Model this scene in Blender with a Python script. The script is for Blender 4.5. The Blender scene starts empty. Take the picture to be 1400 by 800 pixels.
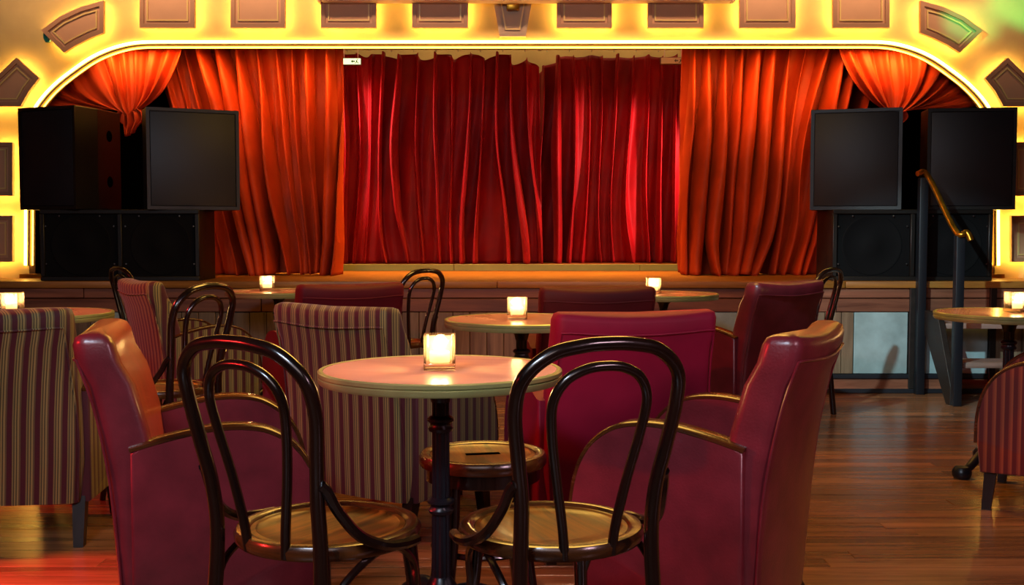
import bpy, bmesh, math, random
from mathutils import Vector, noise
PI = math.pi
SC = bpy.context.scene
COL = SC.collection
random.seed(7)

# ------------------------------------------------------------------ camera
PITCH = math.radians(3.13)
CAMH = 1.09
cam_data = bpy.data.cameras.new('camera')
cam = bpy.data.objects.new('camera', cam_data)
COL.objects.link(cam)
cam.location = (0, 0, CAMH)
cam.rotation_euler = (PI / 2 - PITCH, 0, 0)
cam_data.sensor_width = 36.0
cam_data.lens = 36.0 * 1500 / 1400
cam_data.clip_start = 0.05
SC.camera = cam

# ------------------------------------------------------------------ world, view
w = bpy.data.worlds.new('world')
SC.world = w
w.use_nodes = True
w.node_tree.nodes['Background'].inputs[0].default_value = (0.02, 0.014, 0.012, 1)
w.node_tree.nodes['Background'].inputs[1].default_value = 0.3
SC.view_settings.view_transform = 'Standard'
SC.view_settings.look = 'None'
SC.view_settings.exposure = 0.0
SC.view_settings.gamma = 1.0
SC.view_settings.use_curve_mapping = False
SC.cycles.caustics_reflective = False
SC.cycles.caustics_refractive = False
SC.cycles.sample_clamp_indirect = 6.0


# ------------------------------------------------------------------ lights of the room and added fill lamps
def area(name, loc, target, size, power, color, spread=180):
    d = bpy.data.lights.new(name, 'AREA')
    d.energy = power
    d.color = color
    d.shape = 'RECTANGLE'
    d.size, d.size_y = size
    d.spread = math.radians(spread)
    o = bpy.data.objects.new(name, d)
    COL.objects.link(o)
    o.location = loc
    o.rotation_euler = (Vector(target) - Vector(loc)).to_track_quat('-Z', 'Y').to_euler()
    return o


def spot(name, loc, target, angle, power, color, blend=0.5, radius=0.05):
    d = bpy.data.lights.new(name, 'SPOT')
    d.energy = power
    d.color = color
    d.spot_size = math.radians(angle)
    d.spot_blend = blend
    d.shadow_soft_size = radius
    o = bpy.data.objects.new(name, d)
    COL.objects.link(o)
    o.location = loc
    o.rotation_euler = (Vector(target) - Vector(loc)).to_track_quat('-Z', 'Y').to_euler()
    return o


LED = 54.0            # emission of the backlight strips behind the panels
ROPE = 20.0           # emission of the rope light round the arch
CANDLE = 5.0          # candle flame, watts
area('house_fill', (-0.6, -1.2, 3.1), (0, 3.2, 0.3), (3.2, 1.6), 44, (1.0, 0.78, 0.76))
area('house_warm', (0.3, 5.4, 3.2), (0.0, 4.4, 0), (2.0, 1.2), 84, (1.0, 0.54, 0.10))
area('arch_wash', (0.0, 7.25, 3.3), (0, 8.0, 2.75), (7.5, 0.1), 18, (1.0, 0.66, 0.42), 60)  # unseen lamp added under the ceiling to light the panel fronts
area('house_fill_right', (3.4, -0.6, 2.7), (0.9, 3.0, 0.5), (0.8, 0.6), 8, (1.0, 0.62, 0.74), 60)
area('cool_overhead', (-1.2, -0.3, 3.1), (0.2, 2.6, 0.6), (1.0, 0.4), 76, (0.65, 0.8, 1.0))  # unseen cool overhead lamp, no window; gives the bentwood its pale highlights
spot('table_spot', (0.0, 2.2, 3.2), (-0.15, 2.95, 0.73), 20, 190, (1.0, 0.62, 0.48), 0.5)
spot('cool_spot_steps', (-0.8, 2.6, 3.1), (2.9, 7.4, 0.35), 19, 1300, (0.62, 0.92, 1.0), 0.5)
spot('red_spot_floor', (-3.6, 2.2, 3.0), (-1.5, 3.27, 0.0), 12, 1500, (1.0, 0.03, 0.03), 0.4)
spot('red_spot_wall', (-4.55, 4.4, 2.7), (-1.0, 4.9, 0.6), 62, 380, (1.0, 0.03, 0.04), 0.5)
spot('red_spot_chair', (-3.9, 1.5, 1.9), (-0.9, 2.6, 0.72), 26, 260, (1.0, 0.02, 0.02), 0.5)
spot('amber_spot_left', (1.7, 4.7, 3.1), (-1.0, 3.2, 0.75), 13, 1000, (1.0, 0.6, 0.05), 0.5)  # added lamp for the orange on the left leather armchair's back
spot('amber_spot_right', (-1.0, 5.6, 3.1), (0.85, 3.2, 0.8), 12, 260, (1.0, 0.40, 0.04), 0.5)  # added likewise, for the orange inside the right leather armchair
for sx in (-1, 1):
    area('drape_top_fill', (sx * 2.1, 8.16, 2.42), (sx * 2.1, 8.62, 2.02), (1.9, 0.04), 15, (1.0, 0.42, 0.07), 110)  # unseen lamps added to brighten the tops of the side drapes
spot('wing_spot_left', (-1.95, 9.06, 2.2), (-1.1, 9.62, 1.85), 70, 180, (1.0, 0.3, 0.3), 0.7)
spot('wing_spot_right', (1.95, 9.06, 1.95), (1.15, 9.75, 1.65), 70, 290, (1.0, 0.3, 0.3), 0.7)
spot('green_spot', (-1.0, 3.0, 3.1), (3.80, 8.0, 2.82), 5, 4200, (0.03, 1.0, 0.32), 0.2)
spot('green_spot_panel', (-1.0, 3.0, 3.0), (3.27, 7.93, 2.60), 2.6, 2600, (0.05, 1.0, 0.36), 0.2)
area('rear_wall_light', (0, 9.95, 3.2), (0, 10.3, 2.8), (4.0, 0.1), 14, (1.0, 0.72, 0.35))  # unseen lamp added to brighten the wall above the back curtain
area('stage_batten_light', (0, 8.95, 2.75), (0, 9.55, 1.6), (4.0, 0.15), 9, (1.0, 0.25, 0.16), 140)
area('stage_wash', (0, 8.95, 2.8), (0, 8.75, 0.75), (4.0, 0.3), 70, (1.0, 0.50, 0.10), 70)


# ------------------------------------------------------------------ survey: a line of sight met with the plane y = Y
def at(px, py, Y):
    dx, dy = (px - 700) / 1500.0, (400 - py) / 1500.0
    cp, sp = math.cos(PITCH), math.sin(PITCH)
    t = Y / (cp + dy * sp)
    return Vector((t * dx, Y, CAMH + t * (dy * cp - sp)))


# ------------------------------------------------------------------ materials
def lin(h):
    v = [int(h[i:i + 2], 16) / 255 for i in (0, 2, 4)]
    return tuple((c / 12.92 if c <= .04045 else ((c + .055) / 1.055) ** 2.4) for c in v) + (1,)


def new_mat(name):
    m = bpy.data.materials.new(name)
    m.use_nodes = True
    nt = m.node_tree
    return m, nt, nt.nodes['Principled BSDF']


def N(nt, kind, **kw):
    n = nt.nodes.new(kind)
    for k, v in kw.items():
        setattr(n, k, v)
    return n


def plain(name, col, rough=0.5, metal=0.0, bump=0.0, bscale=60, vary=0.0, vscale=4, coat=0, sheen=0, spec=0.5, stretch=None):
    m, nt, b = new_mat(name)
    c = lin(col)
    b.inputs['Base Color'].default_value = c
    b.inputs['Roughness'].default_value = rough
    b.inputs['Metallic'].default_value = metal
    b.inputs['Specular IOR Level'].default_value = spec
    if coat:
        b.inputs['Coat Weight'].default_value = coat
        b.inputs['Coat Roughness'].default_value = 0.22
    if sheen:
        b.inputs['Sheen Weight'].default_value = sheen
        b.inputs['Sheen Roughness'].default_value = 0.35
        b.inputs['Sheen Tint'].default_value = (1, 0.35, 0.35, 1)
    tc = N(nt, 'ShaderNodeTexCoord')
    src = tc.outputs['Object']
    if stretch:
        mp = N(nt, 'ShaderNodeMapping')
        mp.inputs['Scale'].default_value = stretch
        nt.links.new(src, mp.inputs[0])
        src = mp.outputs[0]
    if vary:
        n = N(nt, 'ShaderNodeTexNoise')
        n.inputs['Scale'].default_value = vscale
        n.inputs['Detail'].default_value = 5
        nt.links.new(src, n.inputs['Vector'])
        r = N(nt, 'ShaderNodeValToRGB')
        r.color_ramp.elements[0].position = 0.3
        r.color_ramp.elements[1].position = 0.72
        r.color_ramp.elements[0].color = tuple(x * (1 - vary) for x in c[:3]) + (1,)
        r.color_ramp.elements[1].color = tuple(min(1, x * (1 + vary)) for x in c[:3]) + (1,)
        nt.links.new(n.outputs[0], r.inputs[0])
        nt.links.new(r.outputs[0], b.inputs['Base Color'])
    if bump:
        n2 = N(nt, 'ShaderNodeTexNoise')
        n2.inputs['Scale'].default_value = bscale
        n2.inputs['Detail'].default_value = 3
        nt.links.new(src, n2.inputs['Vector'])
        bp = N(nt, 'ShaderNodeBump')
        bp.inputs['Strength'].default_value = bump
        bp.inputs['Distance'].default_value = 0.002
        nt.links.new(n2.outputs[0], bp.inputs['Height'])
        nt.links.new(bp.outputs[0], b.inputs['Normal'])
    return m


def emit(name, col, strength, tint=None):
    m, nt, b = new_mat(name)
    b.inputs['Base Color'].default_value = lin(col)
    b.inputs['Emission Color'].default_value = lin(tint or col)
    b.inputs['Emission Strength'].default_value = strength
    return m


def stripes(name, axis, period=0.047, seq=None):
    """woven upholstery: maroon bands between olive-beige ones with thin dark lines"""
    m, nt, b = new_mat(name)
    b.inputs['Roughness'].default_value = 0.75
    b.inputs['Sheen Weight'].default_value = 0.15
    tc = N(nt, 'ShaderNodeTexCoord')
    sx = N(nt, 'ShaderNodeSeparateXYZ')
    nt.links.new(tc.outputs['Object'], sx.inputs[0])
    d = N(nt, 'ShaderNodeMath', operation='DIVIDE')
    # the weave wraps round the corners of the back, so depth shifts the bands too
    ma = N(nt, 'ShaderNodeMath', operation='MULTIPLY_ADD')
    nt.links.new(sx.outputs[1 - axis], ma.inputs[0])
    ma.inputs[1].default_value = 0.7 if axis == 0 else 0.0
    nt.links.new(sx.outputs[axis], ma.inputs[2])
    nt.links.new(ma.outputs[0], d.inputs[0])
    d.inputs[1].default_value = period
    f = N(nt, 'ShaderNodeMath', operation='FRACT')
    nt.links.new(d.outputs[0], f.inputs[0])
    r = N(nt, 'ShaderNodeValToRGB')
    cr = r.color_ramp
    cr.interpolation = 'CONSTANT'
    seq = seq or [(0, '480812'), (.38, '82703e'), (.48, '423a1c'), (.56, '927e46'), (.67, '423a1c'), (.75, '927e46'), (.88, '5e4a2a')]
    cr.elements[0].color = lin(seq[0][1])
    cr.elements[1].position = seq[1][0]
    cr.elements[1].color = lin(seq[1][1])
    for p, c in seq[2:]:
        e = cr.elements.new(p)
        e.color = lin(c)
    nt.links.new(f.outputs[0], r.inputs[0])
    n = N(nt, 'ShaderNodeTexNoise')
    n.inputs['Scale'].default_value = 350
    nt.links.new(tc.outputs['Object'], n.inputs['Vector'])
    bp = N(nt, 'ShaderNodeBump')
    bp.inputs['Strength'].default_value = 0.3
    bp.inputs['Distance'].default_value = 0.001
    nt.links.new(n.outputs[0], bp.inputs['Height'])
    nt.links.new(bp.outputs[0], b.inputs['Normal'])
    nt.links.new(r.outputs[0], b.inputs['Base Color'])
    return m


def wood(name, dark, light, rough=0.35, axis=0, scale=9, coat=0.0, per_object=0.0, world=False, contrast=(.3, .75), bump=0.05):
    """long-grained wood; axis = the direction of the grain"""
    m, nt, b = new_mat(name)
    b.inputs['Roughness'].default_value = rough
    if coat:
        b.inputs['Coat Weight'].default_value = coat
        b.inputs['Coat Roughness'].default_value = 0.15
    tc = N(nt, 'ShaderNodeTexCoord')
    src = tc.outputs['Object']
    if world:
        g = N(nt, 'ShaderNodeNewGeometry')
        src = g.outputs['Position']
    info = N(nt, 'ShaderNodeObjectInfo')
    mp = N(nt, 'ShaderNodeMapping')
    s = [scale * 2.2] * 3
    s[axis] = scale * 0.16
    mp.inputs['Scale'].default_value = s
    nt.links.new(src, mp.inputs[0])
    add = N(nt, 'ShaderNodeVectorMath', operation='ADD')
    mul = N(nt, 'ShaderNodeMath', operation='MULTIPLY')
    nt.links.new(info.outputs['Random'], mul.inputs[0])
    mul.inputs[1].default_value = 37.0
    nt.links.new(mp.outputs[0], add.inputs[0])
    nt.links.new(mul.outputs[0], add.inputs[1])
    n = N(nt, 'ShaderNodeTexNoise')
    n.inputs['Scale'].default_value = 1.0
    n.inputs['Detail'].default_value = 7
    n.inputs['Roughness'].default_value = 0.65
    n.inputs['Distortion'].default_value = 0.6
    nt.links.new(add.outputs[0], n.inputs['Vector'])
    r = N(nt, 'ShaderNodeValToRGB')
    r.color_ramp.elements[0].position = contrast[0]
    r.color_ramp.elements[1].position = contrast[1]
    r.color_ramp.elements[0].color = lin(dark)
    r.color_ramp.elements[1].color = lin(light)
    nt.links.new(n.outputs[0], r.inputs[0])
    out = r.outputs[0]
    if per_object:
        hs = N(nt, 'ShaderNodeHueSaturation')
        mr = N(nt, 'ShaderNodeMapRange')
        mr.inputs['To Min'].default_value = 1 - per_object
        mr.inputs['To Max'].default_value = 1 + per_object
        nt.links.new(info.outputs['Random'], mr.inputs[0])
        nt.links.new(mr.outputs[0], hs.inputs['Value'])
        nt.links.new(out, hs.inputs['Color'])
        out = hs.outputs[0]
    nt.links.new(out, b.inputs['Base Color'])
    bp = N(nt, 'ShaderNodeBump')
    bp.inputs['Strength'].default_value = bump
    bp.inputs['Distance'].default_value = 0.001
    nt.links.new(n.outputs[0], bp.inputs['Height'])
    nt.links.new(bp.outputs[0], b.inputs['Normal'])
    rr = N(nt, 'ShaderNodeMapRange')
    rr.inputs['To Min'].default_value = rough * 0.8
    rr.inputs['To Max'].default_value = rough * 1.3
    nt.links.new(n.outputs[0], rr.inputs[0])
    nt.links.new(rr.outputs[0], b.inputs['Roughness'])
    return m


def velvet(name, col, tint, sheen=1.0):
    m, nt, b = new_mat(name)
    b.inputs['Base Color'].default_value = lin(col)
    b.inputs['Roughness'].default_value = 0.6
    b.inputs['Specular IOR Level'].default_value = 0.25
    b.inputs['Sheen Weight'].default_value = sheen
    b.inputs['Sheen Roughness'].default_value = 0.3
    b.inputs['Sheen Tint'].default_value = lin(tint)
    tc = N(nt, 'ShaderNodeTexCoord')
    n = N(nt, 'ShaderNodeTexNoise')
    n.inputs['Scale'].default_value = 3.0
    n.inputs['Detail'].default_value = 4
    nt.links.new(tc.outputs['Object'], n.inputs['Vector'])
    r = N(nt, 'ShaderNodeValToRGB')
    c = lin(col)
    r.color_ramp.elements[0].position = 0.3
    r.color_ramp.elements[1].position = 0.7
    r.color_ramp.elements[0].color = tuple(x * .75 for x in c[:3]) + (1,)
    r.color_ramp.elements[1].color = tuple(min(1, x * 1.25) for x in c[:3]) + (1,)
    nt.links.new(n.outputs[0], r.inputs[0])
    nt.links.new(r.outputs[0], b.inputs['Base Color'])
    return m


def glass_mat(name):
    """frosted votive glass: part clear, part scattering, with a glossy skin"""
    m = bpy.data.materials.new(name)
    m.use_nodes = True
    nt = m.node_tree
    nt.nodes.clear()
    o = N(nt, 'ShaderNodeOutputMaterial')
    tr = N(nt, 'ShaderNodeBsdfTransparent')
    tr.inputs[0].default_value = (1, .95, .88, 1)
    tl = N(nt, 'ShaderNodeBsdfTranslucent')
    tl.inputs[0].default_value = (1, .86, .66, 1)
    gl = N(nt, 'ShaderNodeBsdfGlossy')
    gl.inputs['Roughness'].default_value = 0.06
    m1 = N(nt, 'ShaderNodeMixShader')
    m1.inputs[0].default_value = 0.12
    m2 = N(nt, 'ShaderNodeMixShader')
    fr = N(nt, 'ShaderNodeFresnel')
    fr.inputs['IOR'].default_value = 1.5
    nt.links.new(tr.outputs[0], m1.inputs[1])
    nt.links.new(tl.outputs[0], m1.inputs[2])
    nt.links.new(m1.outputs[0], m2.inputs[1])
    nt.links.new(gl.outputs[0], m2.inputs[2])
    nt.links.new(fr.outputs[0], m2.inputs[0])
    nt.links.new(m2.outputs[0], o.inputs[0])
    return m


M = {}
M['plaster'] = plain('cream_plaster', 'ba9c64', 0.8, bump=0.3, bscale=40, vary=0.22, vscale=2.2)
M['dark_wall'] = plain('dark_painted_wall', '5a2a22', 0.7, vary=0.15)
M['ceiling'] = plain('dark_ceiling', '3a302a', 0.85, vary=0.1)
M['floor_base'] = wood('floor_wood_base', '2a1408', '6a3c1a', 0.3, 0, 7, world=True)
M['plank'] = wood('floor_plank_wood', '4c3120', 'aa7048', 0.24, 0, 6, per_object=0.28, world=True, contrast=(.25, .8))
M['stage_wood'] = wood('stage_floor_wood', '6a4018', 'b0742c', 0.4, 0, 6, world=True)
M['stage_board'] = wood('stage_front_wood', '562c1c', '9c6044', 0.5, 0, 7, per_object=0.2)
M['stage_board_v'] = wood('stage_front_wood_upright', '523c2c', '967a5e', 0.55, 2, 8, per_object=0.2)
M['stage_rail'] = plain('stage_rail_dark', '1a1c22', 0.45, vary=0.1)
M['zinc'] = plain('galvanised_sheet', 'a8c0c0', 0.34, metal=0.3, bump=0.5, bscale=14, vary=0.25, vscale=6)
M['green_board'] = plain('green_riser_board', '7a8450', 0.6, vary=0.15)
M['panel'] = plain('panel_paint', 'd09a70', 0.55, vary=0.08)
M['panel_mould'] = plain('panel_moulding_paint', 'b8845e', 0.5)
M['bead'] = plain('bright_bead_paint', 'e8c478', 0.35)  # the glint of light on the bead is put into this bright tone
M['key_paint'] = plain('keystone_paint', 'c0a080', 0.5, vary=0.1)
M['led'] = emit('warm_led_strip', 'ffe9a0', LED, 'ffd064')
M['rope'] = emit('rope_light', 'ffe9b0', ROPE, 'ffc85c')
M['rope_dim'] = emit('rope_light_inner', 'ffd890', ROPE * 0.5, 'ffb440')
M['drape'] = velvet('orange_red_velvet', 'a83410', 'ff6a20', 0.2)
M['back_drape'] = velvet('crimson_velvet', '86070d', 'ff5050', 0.3)
M['speaker'] = plain('speaker_black_paint', '120f0c', 0.42, bump=0.4, bscale=220, vary=0.2)
M['grille'] = plain('speaker_grille_cloth', '131318', 0.46, bump=0.25, bscale=600, vary=0.25, vscale=3)
M['cone'] = plain('speaker_cone', '080708', 0.8, spec=0.15)
M['screw'] = plain('steel_screw', 'a0a0a0', 0.3, metal=1)
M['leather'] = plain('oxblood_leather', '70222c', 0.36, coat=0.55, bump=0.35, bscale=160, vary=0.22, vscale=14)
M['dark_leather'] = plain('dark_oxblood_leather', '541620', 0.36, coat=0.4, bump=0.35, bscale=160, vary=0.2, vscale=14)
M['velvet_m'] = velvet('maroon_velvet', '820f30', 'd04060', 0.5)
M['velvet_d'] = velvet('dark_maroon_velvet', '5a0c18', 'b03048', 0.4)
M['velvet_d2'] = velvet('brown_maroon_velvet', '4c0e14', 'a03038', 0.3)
M['stripe_x'] = stripes('striped_weave_back', 0)
M['stripe_y'] = stripes('striped_weave_side', 1)
RUST = [(0, '54140e'), (.45, '8c4a28'), (.7, '7a3820'), (.9, '5e1e14')]
M['rust_x'] = stripes('rust_weave_back', 0, 0.03, RUST)
M['arm_wood'] = wood('arm_rail_wood', '2a1408', '5e3212', 0.25, 1, 9, coat=0.3)
M['dark_leg'] = wood('dark_chair_leg', '120a06', '2c180e', 0.35, 2, 9)
M['bent'] = wood('dark_bentwood', '0e0706', '24110b', 0.22, 2, 9, coat=0.8)
M['seat'] = wood('seat_plywood', '241004', 'a8641c', 0.3, 1, 10, coat=0.15, contrast=(.38, .66))
M['seat_rim'] = wood('seat_rim_wood', '201008', '6a3c18', 0.24, 0, 9, coat=0.5)
M['table'] = wood('table_top_wood', 'e0a48c', 'f8c4ac', 0.2, 0, 5, coat=0.4, contrast=(.2, .85), bump=0.0)
M['brass'] = plain('aged_brass_edge', 'a6b070', 0.3, metal=0.45, vary=0.25, vscale=8)
M['iron'] = plain('black_cast_iron', '14161c', 0.32, bump=0.2, bscale=90)
M['steel'] = plain('dark_painted_steel', '12161c', 0.4, vary=0.1)
M['rail_brass'] = plain('worn_brass_rail', 'b07a20', 0.28, metal=0.9, vary=0.3, vscale=20)
M['step_wood'] = wood('stair_tread_wood', '6a5044', 'a8877a', 0.5, 0, 8)
M['stringer'] = wood('dark_stair_wood', '0e0906', '20150e', 0.5, 1, 8)
M['glass'] = glass_mat('votive_glass')
M['wax'] = emit('lit_candle_wax', 'fff0d0', 3.0, 'ffc070')  # flame light glowing through the wax is put in as emission
M['flame'] = emit('candle_flame', 'fff6e0', 60.0, 'ffd080')
M['sign_on'] = emit('exit_sign_lit_face', 'dfffd8', 1.3, 'c8ffc0')
M['sign_off'] = plain('exit_sign_pale_face', '8fa878', 0.5)
M['sign_mark'] = plain('exit_sign_green_mark', '123c18', 0.5)
M['sign_case'] = plain('exit_sign_case', '6a6a58', 0.5)
M['screen'] = plain('screen_case_white', 'd8c0c8', 0.5)
M['rod'] = plain('curtain_rail_metal', 'b8bca8', 0.4, metal=0.6)
M['teal'] = plain('teal_shiny_piece', '0f6a66', 0.15, coat=1)
M['black'] = plain('black_recess', '040404', 0.9, spec=0.0)


# ------------------------------------------------------------------ geometry helpers
def finish(name, bm, mat, parent=None, smooth=True, loc=(0, 0, 0), angle=40):
    bmesh.ops.recalc_face_normals(bm, faces=bm.faces[:])
    me = bpy.data.meshes.new(name)
    bm.to_mesh(me)
    bm.free()
    me.materials.append(mat)
    if smooth:
        me.polygons.foreach_set('use_smooth', [True] * len(me.polygons))
        try:
            me.set_sharp_from_angle(angle=math.radians(angle))
        except Exception:
            pass
    o = bpy.data.objects.new(name, me)
    COL.objects.link(o)
    o.location = loc
    if parent is not None:
        o.parent = parent
    return o


def box_bm(x0, x1, y0, y1, z0, z1, bev=0.0, seg=2, bm=None):
    b = bmesh.new()
    vs = [b.verts.new((x, y, z)) for x in (x0, x1) for y in (y0, y1) for z in (z0, z1)]
    for f in ((0, 1, 3, 2), (4, 6, 7, 5), (0, 4, 5, 1), (2, 3, 7, 6), (0, 2, 6, 4), (1, 5, 7, 3)):
        b.faces.new([vs[i] for i in f])
    if bev:
        bmesh.ops.bevel(b, geom=b.edges[:], offset=bev, segments=seg, affect='EDGES', profile=0.5)
    return merge(bm, b)


def merge(bm, b):
    if bm is None:
        return b
    me = bpy.data.meshes.new('tmp')
    b.to_mesh(me)
    b.free()
    bm.from_mesh(me)
    bpy.data.meshes.remove(me)
    return bm


def catmull(pts, n=6, closed=False):
    P = [Vector(p) for p in pts]
    out = []
    m = len(P)
    rng = range(m if closed else m - 1)
    for i in rng:
        p0 = P[(i - 1) % m] if (closed or i > 0) else P[0] * 2 - P[1]
        p1, p2 = P[i], P[(i + 1) % m]
        p3 = P[(i + 2) % m] if (closed or i + 2 < m) else P[-1] * 2 - P[-2]
        for k in range(n):
            t = k / n
            out.append(0.5 * ((2 * p1) + (p2 - p0) * t + (2 * p0 - 5 * p1 + 4 * p2 - p3) * t * t + (3 * p1 - p0 - 3 * p2 + p3) * t ** 3))
    if not closed:
        out.append(P[-1].copy())
    return out


def tube_bm(path, rad, segs=10, closed=False, bm=None, flat=1.0):
    P = [Vector(p) for p in path]
    n = len(P)
    R = rad if isinstance(rad, (list, tuple)) else [rad] * n
    if len(R) != n:
        R = [R[0] + (R[-1] - R[0]) * i / (n - 1) for i in range(n)] if len(R) == 2 else R
    b = bmesh.new()
    rings = []
    up = None
    for i in range(n):
        if closed:
            t = (P[(i + 1) % n] - P[i - 1]).normalized()
        else:
            t = (P[min(i + 1, n - 1)] - P[max(i - 1, 0)]).normalized()
        if up is None:
            up = Vector((0, 0, 1)) if abs(t.z) < .9 else Vector((0, 1, 0))
        s = t.cross(up)
        if s.length < 1e-6:
            s = t.orthogonal()
        s.normalize()
        u = s.cross(t).normalized()
        up = u
        rings.append([b.verts.new(P[i] + R[i] * (math.cos(2 * PI * k / segs) * s + flat * math.sin(2 * PI * k / segs) * u)) for k in range(segs)])
    for i in range(n if closed else n - 1):
        a, c = rings[i], rings[(i + 1) % n]
        off = 0
        if closed and i == n - 1:
            off = min(range(segs), key=lambda o: (a[0].co - c[o].co).length)
        for k in range(segs):
            b.faces.new((a[k], a[(k + 1) % segs], c[(k + 1 + off) % segs], c[(k + off) % segs]))
    if not closed:
        b.faces.new(rings[0])
        b.faces.new(rings[-1][::-1])
    return merge(bm, b)


def lathe_bm(prof, segs=32, flute=0, fdepth=0.0, bm=None):
    """profile of (r, z) turned about z; r = 0 closes the end"""
    b = bmesh.new()
    rings = []
    for r, z in prof:
        if r < 1e-6:
            rings.append([b.verts.new((0, 0, z))])
        else:
            ring = []
            for k in range(segs):
                a = 2 * PI * k / segs
                rr = r * (1 - fdepth * (0.5 + 0.5 * math.cos(flute * a))) if flute else r
                ring.append(b.verts.new((rr * math.cos(a), rr * math.sin(a), z)))
            rings.append(ring)
    for p, q in zip(rings, rings[1:]):
        if len(p) == 1 and len(q) == 1:
            continue
        for k in range(segs):
            k2 = (k + 1) % segs
            if len(p) == 1:
                b.faces.new((p[0], q[k2], q[k]))
            elif len(q) == 1:
                b.faces.new((p[k], p[k2], q[0]))
            else:
                b.faces.new((p[k], p[k2], q[k2], q[k]))
    return merge(bm, b)


def prism_bm(poly, axis, a, c, bev=0.0, bm=None, seg=2):
    """polygon of 2-D points extruded along an axis from a to c; the points fill the other two axes in order"""
    b = bmesh.new()

    def V(p, d):
        q = list(p)
        q.insert(axis, d)
        return q
    f = [b.verts.new(V(p, a)) for p in poly]
    g = [b.verts.new(V(p, c)) for p in poly]
    n = len(poly)
    e = [b.faces.new(f), b.faces.new(g[::-1])]
    for i in range(n):
        b.faces.new((f[i], g[i], g[(i + 1) % n], f[(i + 1) % n]))
    if bev:
        ed = [x for x in b.edges if len(x.link_faces) == 2 and (e[0] in x.link_faces or e[1] in x.link_faces)]
        bmesh.ops.bevel(b, geom=ed, offset=bev, segments=seg, affect='EDGES', profile=0.5)
    b.normal_update()
    big = [x for x in b.faces if len(x.verts) > 4]
    if big:
        bmesh.ops.triangulate(b, faces=big)
    return merge(bm, b)


def loft_bm(rings, bm=None):
    b = bmesh.new()
    R = [[b.verts.new(p) for p in r] for r in rings]
    n = len(R[0])
    for p, q in zip(R, R[1:]):
        for k in range(n):
            b.faces.new((p[k], p[(k + 1) % n], q[(k + 1) % n], q[k]))
    for end in (R[0], R[-1]):
        c = b.verts.new(sum((v.co for v in end), Vector()) / n)
        for k in range(n):
            b.faces.new((end[k], end[(k + 1) % n], c))
    return merge(bm, b)


def rrect(hx, y0, y1, r, n=5):
    """rounded rectangle outline in x and y"""
    out = []
    r = min(r, hx * .98, (y1 - y0) / 2 * .98)
    for cx, cy, a0 in ((hx - r, y1 - r, 0), (-hx + r, y1 - r, 90), (-hx + r, y0 + r, 180), (hx - r, y0 + r, 270)):
        for k in range(n + 1):
            a = math.radians(a0 + 90 * k / n)
            out.append((cx + r * math.cos(a), cy + r * math.sin(a)))
        if a0 == 0 or a0 == 180:      # points along the long faces so that they can bow
            s = 1 if a0 == 0 else -1
            yy = y1 if a0 == 0 else y0
            for t in (0.6, 0.2, -0.2, -0.6):
                out.append((s * t * (hx - r), yy))
    return out


def thing(name, label, cat, loc=(0, 0, 0), rz=0.0, group=None):
    o = bpy.data.objects.new(name, None)
    COL.objects.link(o)
    o.empty_display_size = 0.1
    o.location = loc
    o.rotation_euler = (0, 0, rz)
    return tag(o, label, cat, group)


def tag(o, label, cat, group=None):
    o['label'] = label
    o['category'] = cat
    if group:
        o['group'] = group
    return o


def structure(o):
    o['kind'] = 'structure'
    return o


def dup(root, loc, rz, label, group=None):
    r = root.copy()
    COL.objects.link(r)
    r.location = loc
    r.rotation_euler = (0, 0, rz)
    r['label'] = label
    if group:
        r['group'] = group
    for ch in list(root.children):
        c = ch.copy()
        COL.objects.link(c)
        c.parent = r
        for g in list(ch.children):
            d = g.copy()
            COL.objects.link(d)
            d.parent = c
    return r


class Proto:
    """the first placing moves the built thing itself, later ones copy it"""
    def __init__(self, root):
        self.root, self.used = root, False

    def put(self, x, y, deg, label, z=0.0, group=None):
        rz = math.radians(deg - 90)
        if not self.used:
            self.used = True
            r = self.root
            r.location = (x, y, z)
            r.rotation_euler = (0, 0, rz)
            r['label'] = label
            if group:
                r['group'] = group
            return r
        return dup(self.root, (x, y, z), rz, label, group)


# ------------------------------------------------------------------ the room shell
WY = 8.0            # face of the proscenium wall
STZ = 0.76          # stage height
RX = 4.75           # half width of the room
CEIL = 3.35
floor = structure(finish('floor', box_bm(-RX, RX, -3.2, 7.42, -0.12, -0.006), M['floor_base'], smooth=False))
structure(finish('ceiling', box_bm(-RX, RX, -3.2, 10.4, CEIL, CEIL + .1), M['ceiling'], smooth=False))
structure(finish('wall_left', box_bm(-RX - .1, -RX, -3.2, 10.4, -.1, CEIL), M['dark_wall'], smooth=False))
structure(finish('wall_right', box_bm(RX, RX + .1, -3.2, 10.4, -.1, CEIL), M['dark_wall'], smooth=False))
structure(finish('wall_front', box_bm(-RX, RX, -3.3, -3.2, -.1, CEIL), M['dark_wall'], smooth=False))
structure(finish('wall_rear', box_bm(-RX, RX, 10.3, 10.4, -.1, CEIL), M['plaster'], smooth=False))

# floor planks, one object each, running across the room
PW = 0.09
plank_meshes = []
for L in (1.7, 2.05, 2.4, 2.75):
    bm = box_bm(0.001, L - 0.001, 0.0007, PW - 0.0007, -0.02, 0, 0.001, 1)
    o = finish('plank', bm, M['plank'], floor, smooth=False)
    plank_meshes.append((L, o))
first = {id(o): True for _, o in plank_meshes}
y = 7.40 - PW
row = 0
while y > 2.1:
    x = -4.7 - random.uniform(0, 1.6)
    while x < 4.7:
        L, po = random.choice(plank_meshes)
        if x + L > -4.7 and x < 4.6 and not (x < -4.75):
            if first[id(po)]:
                first[id(po)] = False
                q = po
            else:
                q = po.copy()
                COL.objects.link(q)
            q.parent = floor
            q.location = (x, y, random.uniform(-0.0008, 0.0004))
        x += L
    y -= PW

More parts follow.
